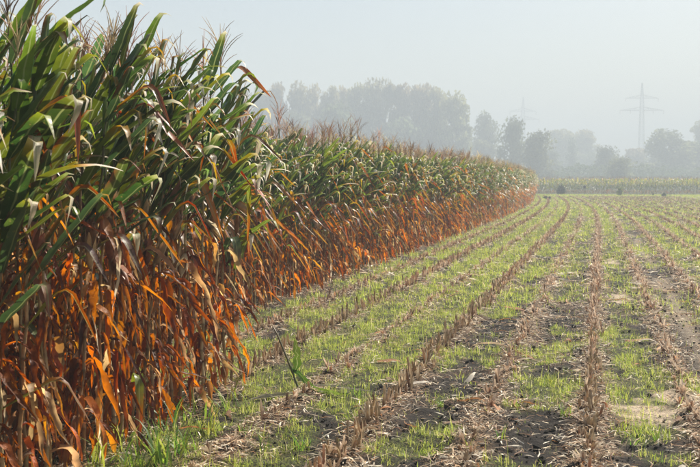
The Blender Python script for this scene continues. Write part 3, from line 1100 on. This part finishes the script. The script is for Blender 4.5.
# the strip of grass at the far end of the field
m = 60000
y = rng.uniform(119, 130, m); x = rng.uniform(-75, 45, m)
q = x - bend(y) > -4.0
x, y = x[q], y[q]; m = len(x)
v, t, c = blades(x, y, 0 * x, rng.uniform(.10, .28, m), .07 * np.ones(m), 1, grass_cols(m), .6)
VV.append(v); TT.append(t + off); CC.append(c); off += len(v)
o = link('grass', new_mesh('grass', np.concatenate(VV), np.concatenate(TT), None, np.concatenate(CC), M_grass))
tag(o, 'short bright green grass growing between the stubble rows', 'grass', kind='stuff')


# tall grass clumps at the foot of the corn
def clump_geo(n, hmin, hmax, spreadr):
    g = Geo()
    for i in range(n):
        a = random.uniform(0, 6.28); L = random.uniform(hmin, hmax); w = random.uniform(.004, .009)
        e0 = R(random.uniform(55, 88)); dr = R(random.uniform(20, 110)); seg = 5
        t = np.linspace(0, 1, seg + 1); e = e0 - dr * t ** 1.4
        d = np.stack([np.cos(e) * math.cos(a), np.cos(e) * math.sin(a), np.sin(e)], 1) * L / seg
        b = np.array([random.gauss(0, spreadr), random.gauss(0, spreadr), -.02])
        P = b + np.concatenate([[[0, 0, 0]], np.cumsum(d[:-1], 0)])
        s_ = np.array([-math.sin(a), math.cos(a), 0]) * w
        ww = np.interp(t, [0, .3, 1], [.6, 1, .08])[:, None]
        V = np.stack([P - s_ * ww, P + s_ * ww], 1).reshape(-1, 3)
        c = pick([(.14, .22, .03), (.19, .26, .04), (.09, .16, .03), (.26, .28, .05)]) * random.uniform(.8, 1.2)
        g.add(V, [(2 * j, 2 * j + 1, 2 * j + 3, 2 * j + 2) for j in range(seg)], (), np.append(c, .5))
    return g


CLUMP = [clump_geo(random.randint(12, 26), .12, .34, .05).mesh('grass_clump', M_grass) for _ in range(8)]
CL = [(120, 452), (150, 448), (172, 432), (192, 420), (205, 436), (160, 466), (228, 408), (238, 398), (98, 470), (182, 455), (130, 470), (300, 452), (350, 420), (440, 405), (635, 445),
      (620, 432), (655, 440), (245, 440), (262, 452), (356, 395), (500, 440), (565, 420), (660, 462), (470, 455), (550, 385)]
CLAB = {}
for j, (px, py) in enumerate(CL):
    xx, yy = ground_px(px, py)
    big = px < 245
    o = link('grass_clump', CLUMP[j % 8], None, rotz(random.uniform(0, 6.28)) * (random.uniform(.8, 1.15) if big else random.uniform(.35, .6)), (xx, yy, float(gz(xx, yy))))
    if big:
        tag(o, 'tall bright green grass clump at the foot of the tall corn block', 'grass clump', 'tall grass clumps at the foot of the corn')
    else:
        side = 'among the neat diagonal stubble row and the corn' if px < 400 else 'between the boldest stubble rows' if px < 585 else 'beside the pale sandy patch'
        tag(o, 'small bright green grass tuft ' + side, 'grass clump', 'small grass tufts ' + side)

# ------------------------------------------------------------------ broken corn plant lying out of the block's corner
bx, by = ground_px(300, 392)
brk = link('broken_corn_plant', None, loc=(bx, by, float(gz(bx, by))))
brk.scale = (.85, .85, .85)
tag(brk, 'broken green corn stalk leaning beside the open corner of the tall block', 'corn plant')
g = Geo()
tube(g, [(0, 0, -.02), (-.10, .02, .22), (-.24, .05, .52), (-.30, .06, .62)], [.012, .011, .009, .004], 6, (.13, .17, .06, .5), (.32, .20, .10, .5), True)
link('stalk', g.mesh('broken_stalk', M_stalk), brk)


def path_leaf(P, W, c0, c1, mat, vf=.25, vw=(.25, -.97, .1)):
    P = np.asarray(P, float); n = 12
    s = np.linspace(0, 1, len(P)); t = np.linspace(0, 1, n + 1)
    Q = np.stack([np.interp(t, s, P[:, i]) for i in range(3)], 1)
    for _ in range(2): Q[1:-1] = (Q[:-2] + 2 * Q[1:-1] + Q[2:]) / 4
    d = np.gradient(Q, axis=0); d /= np.linalg.norm(d, axis=1)[:, None]
    vw = np.array(vw); sd = np.cross(d, vw); sd /= np.linalg.norm(sd, axis=1)[:, None]
    nm = np.cross(sd, d)
    w = (W * .5 * np.minimum(1, .4 + 2.5 * t) * np.clip(1 - t ** 3, .03, 1))[:, None]
    V = np.stack([Q - sd * w + nm * w * vf, Q, Q + sd * w + nm * w * vf], 1).reshape(-1, 3)
    V = V + rng.normal(0, W * .09, V.shape)
    C = np.array(c0)[None] * (1 - t[:, None]) + np.array(c1)[None] * t[:, None]
    C = np.repeat(C, 3, 0); C = np.concatenate([C, np.tile([[0], [.5], [1.0]], (n + 1, 1))], 1)
    g = Geo(); g.add(V, [(i * 3 + j, i * 3 + j + 1, i * 3 + j + 4, i * 3 + j + 3) for i in range(n) for j in range(2)], (), C)
    return g.mesh('corn_leaf', mat)


link('leaf', path_leaf([(-.10, .02, .22), (.02, 0, .14), (.14, -.05, .03), (.36, -.1, .02), (.52, -.1, .015)], .05, (.05, .12, .02), (.22, .26, .05), M_green), brk)
link('leaf', path_leaf([(-.06, .02, .16), (-.03, .03, .34), (-.07, .05, .52)], .07, (.06, .13, .02), (.16, .2, .04), M_green), brk)
link('leaf', path_leaf([(.0, 0, .05), (.3, .02, .06), (.62, .05, .02), (.85, .04, .015)], .022, (.45, .40, .29), (.55, .50, .38), M_litter, .9, (.2, -.4, .9)), brk)
# pale leaf lying flat by it
fx_, fy_ = ground_px(272, 404)
fl = link('fallen_leaf', path_leaf([(-.16, -.05, .03), (0, 0, .05), (.17, .06, .06), (.30, .12, .03)], .04, (.55, .50, .36), (.36, .38, .18), M_litter, .9, (.2, -.4, .9)), None, rotz(.1), (fx_, fy_, float(gz(fx_, fy_))))
tag(fl, 'pale corn leaf lying flat below the broken stalk', 'corn leaf')

# ------------------------------------------------------------------ far field of corn
parts = []
for r in range(4):
    yb = 132.0 + r * .75
    xs = np.arange(-70, 52, .2); xs = xs + rng.normal(0, .05, len(xs)); n = len(xs)
    ys = yb + rng.normal(0, .05, n) + .02 * (xs + 10)
    sc = rng.uniform(.80, .95, n)
    base = np.stack([xs, ys, 0 * xs], 1)
    wv = rng.integers(0, 12, n)
    for j in range(12):
        q = wv == j
        parts.append((STALK1[j], rot_many(rng.random(q.sum()) * 6.28, scale=sc[q]), base[q], np.ones((q.sum(), 3)) * np.array([.8, 1.2, 1.0]) * rng.uniform(.7, 1.1, (q.sum(), 1))))
    tv = rng.integers(0, 5, n)
    for j in range(5):
        q = tv == j
        parts.append((TASSEL2[j], rot_many(rng.random(q.sum()) * 6.28, scale=sc[q]), base[q] + np.array([0, 0, 2.3]) * sc[q][:, None], np.ones((q.sum(), 3)) * np.array([.95, .9, .55])))
far_st = bake(parts)
parts = []
for r in range(4):
    yb = 132.0 + r * .75
    for lev in range(9 if r < 3 else 5):
        zl = np.linspace(.35, 2.05, 9)[lev] if r < 3 else np.linspace(1.0, 2.05, 5)[lev]
        xs = np.arange(-70, 52, .2); xs = xs + rng.normal(0, .05, len(xs)); n = len(xs)
        ys = yb + rng.normal(0, .05, n) + .02 * (xs + 10)
        a = rng.random(n) * 6.28
        base = np.stack([xs, ys, zl * .88 + rng.normal(0, .06, n)], 1)
        kv = rng.integers(0, 10, n)
        kind = 'green' if zl > .6 else 'mid'
        warm = np.array([1.15, 1.05, .9]) if zl < 1.2 else np.array([2.4, 1.9, .9])
        for j in range(10):
            q = kv == j
            parts.append((LEAF2[kind][j], rot_many(a[q], scale=np.full(q.sum(), 1.0)), base[q], warm * np.ones((q.sum(), 3)) * rng.uniform(.8, 1.2, (q.sum(), 1))))
far_lv = bake(parts)
fc = link('far_corn', None)
tag(fc, 'distant strip of standing corn across the end of the field', 'corn', kind='stuff')
for nm, d, mt in (('stalks', far_st, M_tassel), ('leaves', far_lv, M_green)):
    o = link(nm, new_mesh(nm, d[0], d[1], d[2], d[3], mt), fc); o['kind'] = 'stuff'

# ------------------------------------------------------------------ trees
def crown_geo(kind, n, seed):
    """leaf clumps spread through a crown of unit height (0..1) and unit half width"""
    r2 = np.random.default_rng(seed)
    g = Geo()
    if kind == 'poplar':
        nb = 38
        cz = np.linspace(.05, .95, nb); prof = np.interp(cz, [0, .15, .35, .7, .9, 1], [.8, .85, .95, .9, .6, .2])
    elif kind == 'cone':
        nb = 20
        cz = r2.uniform(.08, .97, nb); prof = np.interp(cz, [0, .1, 1], [.5, 1, .05])
    else:
        nb = 34
        cz = np.linspace(.05, .93, nb); prof = np.interp(cz, [0, .12, .3, .6, .85, 1], [.8, .9, 1, .92, .6, .2])
    ang = r2.random(nb) * 6.28; rr = np.sqrt(r2.random(nb)) * prof * .8
    cen = np.stack([np.cos(ang) * rr, np.sin(ang) * rr, cz], 1)
    cr = r2.uniform(.26, .48, nb)
    b = r2.integers(0, nb, n)
    d = r2.normal(size=(n, 3)); d /= np.linalg.norm(d, axis=1)[:, None]
    rad = cr[b] * r2.random(n) ** .42
    p = cen[b] + d * rad[:, None] * np.array([1.25, 1.25, .22 if kind == 'poplar' else .36])
    s = r2.uniform(.05, .11, n)
    a1 = r2.normal(size=(n, 3)); a1 /= np.linalg.norm(a1, axis=1)[:, None]
    a2 = np.cross(a1, r2.normal(size=(n, 3))); a2 /= np.linalg.norm(a2, axis=1)[:, None]
    zs = np.array([1, 1, .32])
    V = np.stack([p - a1 * s[:, None] * zs, p + a2 * s[:, None] * .6 * zs, p + a1 * s[:, None] * zs, p - a2 * s[:, None] * .6 * zs], 1).reshape(-1, 3)
    Q = np.arange(n * 4).reshape(-1, 4)
    tone = {'poplar': (.20, .20, .10), 'cone': (.10, .125, .08)}.get(kind, (.135, .15, .07))
    tb = r2.uniform(.6, 1.4, nb)
    C = np.array(tone)[None] * tb[b][:, None] * r2.uniform(.75, 1.25, (n, 1))
    hi = sstep(.55, 1.0, p[:, 2])[:, None] if kind == 'poplar' else 0 * p[:, :1]
    C = C * (1 - .6 * hi) + np.array([.30, .25, .09]) * .6 * hi
    C = np.repeat(np.concatenate([C, np.full((n, 1), .5)], 1), 4, 0)
    g.add(V, Q, (), C)
    # the same clump centres carry the limbs
    w = Geo()
    P = np.array([[0, 0, -.01], [.01, 0, .2], [.0, .01, .45], [-.01, 0, .72], [0, 0, .92]])
    tube(w, P * np.array([1, 1, 1]), [.085, .06, .048, .03, .008], 7, (.07, .055, .042, .5))
    for i in range(nb):
        z0 = max(.10, cz[i] - r2.uniform(.12, .25)); z0 = min(z0, .85)
        q0 = np.array([0, 0, z0]); q1 = cen[i]
        mid = (q0 + q1) / 2 + np.array([0, 0, -.02])
        tube(w, [q0, mid, q1], [.028, .018, .006], 4, (.06, .048, .038, .5))
    return g.mesh('crown', M_tree, False), w.mesh('trunk', M_bark)


CROWNS = {k: [crown_geo(k, n, 100 + i * 7 + hash_) for i in range(c)] for k, n, c, hash_ in (('poplar', 5200, 5, 1), ('round', 4600, 5, 40), ('cone', 2600, 1, 80))}
#        column, top row, half width px, depth, kind, label
TREES = [
    (262, 84, 13, 372, 'poplar', 'tall hazy poplar half hidden by the tassels of the tall corn block'),
    (279, 78, 13, 366, 'poplar', 'tall hazy poplar first clear of the tall corn block'),
    (300, 79, 13, 366, 'poplar', 'tall hazy poplar second clear of the tall corn block'),
    (316, 81, 11, 372, 'poplar', 'tall hazy poplar third from the tall corn block'),
    (330, 81, 10, 366, 'poplar', 'slim hazy poplar rising just behind the dark rounded tree'),
    (343, 82, 10, 376, 'poplar', 'slim hazy poplar over the far side of the dark rounded tree'),
    (357, 79, 12, 366, 'poplar', 'tall hazy poplar midway along the poplar row'),
    (370, 76, 13, 364, 'poplar', 'tallest but one hazy poplar, mid row'),
    (385, 75, 13, 361, 'poplar', 'tallest hazy poplar at the top of the row'),
    (402, 78, 13, 361, 'poplar', 'tall hazy poplar just past the tallest one'),
    (420, 79, 14, 359, 'poplar', 'tall broad hazy poplar third from the end of the row'),
    (436, 83, 12, 356, 'poplar', 'tall hazy poplar second from the end of the row'),
    (456, 89, 16, 348, 'poplar', 'broad hazy poplar ending the tall row'),
    (337, 101, 22, 329, 'round', 'dark rounded tree standing in front of the poplar row'),
    (296, 112, 20, 348, 'round', 'hazy rounded tree low before the poplars near the tall corn'),
    (400, 118, 24, 342, 'round', 'hazy rounded tree low before the middle of the poplar row'),
    (486, 112, 13, 378, 'round', 'thin yellowish tree in the gap after the poplar row'),
    (512, 117, 15, 299, 'round', 'dark upright tree under the farther pylon'),
    (537, 130, 17, 278, 'round', 'dark broad tree beside the end of the corn wall'),
    (560, 126, 17, 476, 'poplar', 'very pale far tree behind the conical one'),
    (582, 127, 15, 488, 'poplar', 'very pale far tree between the conical one and the round bushes'),
    (571, 139, 9, 403, 'cone', 'pale conical tree standing alone before paler trees'),
    (606, 146, 15, 329, 'round', 'hazy tree behind the round dark bush tree'),
    (619, 157, 15, 262, 'round', 'low round dark bush tree above the far corn'),
    (634, 146, 16, 439, 'poplar', 'pale far tree behind the foot of the nearer pylon'),
    (669, 130, 25, 354, 'round', 'broad hazy tree on the far side of the nearer pylon'),
    (692, 142, 18, 366, 'round', 'hazy tree next to the broad tree, at the picture edge'),
    (704, 118, 14, 421, 'poplar', 'tall pale tree cut by the picture edge'),
    (655, 152, 16, 403, 'round', 'pale low tree between the nearer pylon and the broad tree'),
    (480, 140, 20, 366, 'round', 'pale low tree beneath the yellowish tree'),
    (590, 152, 14, 464, 'round', 'pale low tree left of the hazy bushes'),
    (549, 150, 12, 366, 'round', 'pale tree just past the dark broad tree'),
    (440, 122, 22, 366, 'round', 'hazy rounded tree low before the end of the poplar row'),
    (725, 128, 22, 366, 'round', 'broad hazy tree beyond the picture edge'),
    (240, 84, 14, 372, 'poplar', 'tall poplar hidden behind the tall corn block'),
]
for j, (px, py, hw, dep, kind, lab) in enumerate(TREES):
    x, y = at_depth(px, dep)
    H = CAM_H + (182 - py) / F * dep
    Wd = hw / F * dep * (1.18 if kind == 'poplar' else 1.05)
    e = link('poplar_tree' if kind == 'poplar' else 'conifer_tree' if kind == 'cone' else 'broadleaf_tree', None, loc=(x, y, 0))
    e.rotation_euler = (0, 0, random.uniform(0, 6.28)); e.scale = (Wd, Wd, H * (.93 if kind == 'poplar' else .96))
    tag(e, lab, 'tree', 'hazy trees beyond the far corn')
    c, w = CROWNS[kind][j % len(CROWNS[kind])]
    link('trunk', w, e); link('crown', c, e)

# undergrowth between the trunks
parts = []
m = 26000
px = rng.uniform(230, 760, m); dep = rng.uniform(285, 390, m)
d = _f[None] * 1.0 + _r[None] * ((px - 350) / F)[:, None]
hgt = (2.5 + 6.5 * fbm(px * .05, dep * .05, 3)) * rng.random(m) ** .8
pos = np.stack([d[:, 0] * dep, d[:, 1] * dep, hgt], 1)
g = Geo(); g.add([(-1, 0, 0), (0, .6, .4), (1, 0, 0), (0, -.6, .4)], [(0, 1, 2, 3)], (), (.055, .075, .026, .5)); g.done()
V, T, Q, C = bake([(g, rot_many(rng.random(m) * 6.28, rng.random(m) * 1.5, rng.random(m) * 6.28, rng.uniform(.3, .8, m)), pos, np.ones((m, 3)) * rng.uniform(.6, 1.4, (m, 1)))])
o = link('undergrowth', new_mesh('undergrowth', V, T, Q, C, M_tree, False))
tag(o, 'hazy undergrowth filling in beneath the distant trees', 'undergrowth', kind='stuff')


# ------------------------------------------------------------------ pylons
def bars(pairs, r):
    g = Geo()
    for a, b in pairs:
        tube(g, [a, b], [r, r], 4, (.22, .23, .24, .5))
    return g.mesh('lattice', M_steel, False)


def pylon(px, top, arms, dep, turn, lab):
    x, y = at_depth(px, dep)
    H = CAM_H + (182 - top) / F * dep
    e = link('power_pylon', None, loc=(x, y, 0)); e.rotation_euler = (0, 0, turn)
    tag(e, lab, 'pylon', 'lattice power pylons')
    k = dep / F

    def hw(z): return np.interp(z, [0, H * .45, H * .8, H], [3.8 * k, 2.2 * k, 1.5 * k, .12])
    zs = [0.]
    while zs[-1] < H - 1.2: zs.append(min(H - .6, zs[-1] + max(1.4, 1.9 * hw(zs[-1]))))
    for sx, sy in ((1, 1), (1, -1), (-1, -1), (-1, 1)):
        link('leg', bars([((sx * hw(a), sy * hw(a), a), (sx * hw(b), sy * hw(b), b)) for a, b in zip(zs[:-1], zs[1:])], .16 * k), e)
    br = []
    for i, (a, b) in enumerate(zip(zs[:-1], zs[1:])):
        for (s1, s2) in (((1, 1), (1, -1)), ((1, -1), (-1, -1)), ((-1, -1), (-1, 1)), ((-1, 1), (1, 1))):
            A = lambda s, z: (s[0] * hw(z), s[1] * hw(z), z)
            br += [(A(s1, a), A(s2, b)), (A(s2, a), A(s1, b)), (A(s1, b), A(s2, b))]
    link('bracing', bars(br, .055 * k), e)
    for ay, half in arms:
        z = CAM_H + (182 - ay) / F * dep; w = half * k; h0 = hw(z)
        pr = []
        for s in (1, -1):
            tipp = (s * w, 0, z)
            for yy in (h0, -h0): pr += [((s * h0, yy, z), tipp), ((s * h0, yy, z + 3.2 * k), tipp)]
            for q in (.25, .5, .75):
                xq = s * (h0 + (w - h0) * q); zq = z + 3.2 * k * (1 - q); yq = h0 * (1 - q)
                pr += [((xq, yq, z), (xq, yq, zq)), ((xq, -yq, z), (xq, yq, z)), ((xq, yq, zq), (s * (h0 + (w - h0) * (q - .25)), yq, z))]
        arm = link('crossarm', bars(pr, .16 * k), e)
        for s in (1, -1):
            for q in ((1.0,) if half < 17 else (1.0, .52)):
                g = Geo(); tube(g, [(s * w * q, 0, z), (s * w * q, 0, z - 3.4 * k)], [.22 * k, .22 * k], 5, (.16, .13, .11, .5))
                link('insulator', g.mesh('insulator', M_steel), arm)


pylon(640, 82, ((99, 16), (111, 21.5)), 500, R(12), 'taller clearer lattice power pylon with two crossarms above the trees')
pylon(522, 97, ((112, 13), (120, 16)), 640, R(15), 'fainter farther lattice power pylon rising behind the dark tree')


# ------------------------------------------------------------------ small things at the end of the field
def shrub(name, px, py, hpx, wpx, lab, tone, n=420):
    x, y = ground_px(px, py)
    dep = x * _f[0] + y * _f[1]; H = hpx / F * dep; W = wpx / F * dep * .5
    e = link(name, None, loc=(x, y, float(gz(x, y)))); tag(e, lab, 'shrub' if name == 'shrub' else 'weed')
    g = Geo()
    p = rng.normal(size=(n, 3)); p /= np.linalg.norm(p, axis=1)[:, None]; p *= (rng.random((n, 1)) ** .4)
    p = p * np.array([W, W, H * .5]) + np.array([0, 0, H * .52]); p[:, :2] *= (1.15 - .5 * p[:, 2:] / H)
    s = .09 * H + .02
    a1 = rng.normal(size=(n, 3)) * s; a2 = rng.normal(size=(n, 3)) * s * .5
    V = np.stack([p - a1, p + a2, p + a1, p - a2], 1).reshape(-1, 3); V[:, 2] = np.maximum(V[:, 2], .01)
    c = np.array(tone)[None] * rng.uniform(.6, 1.4, (n, 1))
    g.add(V, np.arange(n * 4).reshape(-1, 4), (), np.repeat(np.concatenate([c, np.full((n, 1), .5)], 1), 4, 0))
    link('foliage', g.mesh('foliage', M_tree, False), e)
    g = Geo()
    for i in range(5):
        tube(g, [(0, 0, -.03), (random.gauss(0, W * .25), random.gauss(0, W * .25), H * .45), (random.gauss(0, W * .5), random.gauss(0, W * .5), H * .85)], [.03 * H, .02 * H, .006 * H], 4, (.05, .04, .03, .5))
    link('stem', g.mesh('stem', M_bark), e)


shrub('shrub', 561, 195.4, 9.5, 8.5, 'small dark green shrub on the grass strip before the far corn', (.018, .032, .016))
shrub('weed', 620, 196.3, 9, 7, 'tall yellow-green weed on the grass strip before the far corn', (.16, .19, .035), 120)
shrub('weed', 664, 197, 4, 5, 'low dark weed on the grass strip near the picture edge', (.05, .075, .02), 160)
shrub('weed', 653, 196.5, 4.5, 2, 'thin pale weed stalk on the grass strip', (.20, .20, .08), 50)

x, y = ground_px(584.5, 196)
e = link('marker_post', None, loc=(x, y, 0)); tag(e, 'thin post with a dark top on the grass strip', 'post')
g = Geo(); tube(g, [(0, 0, -.05), (0, 0, .6), (0, 0, 1.1)], [.03, .028, .026], 6, (.20, .18, .15, .5), None, True); link('pole', g.mesh('pole', M_bark), e)
g = Geo(); tube(g, [(0, 0, .92), (0, 0, .95), (0, 0, 1.12), (0, 0, 1.24), (0, 0, 1.27)], [.06, .15, .17, .12, .05], 7, (.012, .012, .013, .5), None, True); link('cap', g.mesh('cap', M_clod), e)
for (px, py, s, lab) in ((547, 199.6, .30, 'dark clod of earth at the corner of the receding corn wall'), (681, 196.6, .13, 'dark clod of earth on the grass strip near the picture edge')):
    x, y = ground_px(px, py)
    g = Geo()
    for i in range(7):
        c = CLOD[i]; off_ = np.array([random.gauss(0, .5), random.gauss(0, .4), random.uniform(.1, .5)])
        g.add(c.V * random.uniform(.4, .8) + off_, (), c.T, (.02, .017, .014, .5))
    o = link('soil_clod', g.mesh('soil_clod', M_clod, False), None, np.eye(3) * s, (x, y, float(gz(x, y)) + .02)); tag(o, lab, 'soil clod')

# ------------------------------------------------------------------ haze
hv = np.array([(a, b, c) for c in (-1.0, 66.0) for b in (-40.0, 1300.0) for a in (-750.0, 620.0)])
hq = [(0, 2, 3, 1), (4, 5, 7, 6), (0, 1, 5, 4), (2, 6, 7, 3), (0, 4, 6, 2), (1, 3, 7, 5)]
hm, nt, out = nodes_of('haze_air')
pv = nt.nodes.new('ShaderNodeVolumePrincipled')
pv.inputs['Color'].default_value = (.69, .762, .825, 1)
pv.inputs['Density'].default_value = HAZE_DENSITY
pv.inputs['Anisotropy'].default_value = 0.0
nt.links.new(pv.outputs[0], out.inputs['Volume'])
hz = link('haze', new_mesh('haze', hv, None, hq, None, hm, False))
tag(hz, 'pale autumn haze lying over the whole field', 'haze', kind='stuff')
print('triangles', sum(len(o.data.loop_triangles) if False else len(o.data.polygons) for o in COL.objects if o.type == 'MESH'))
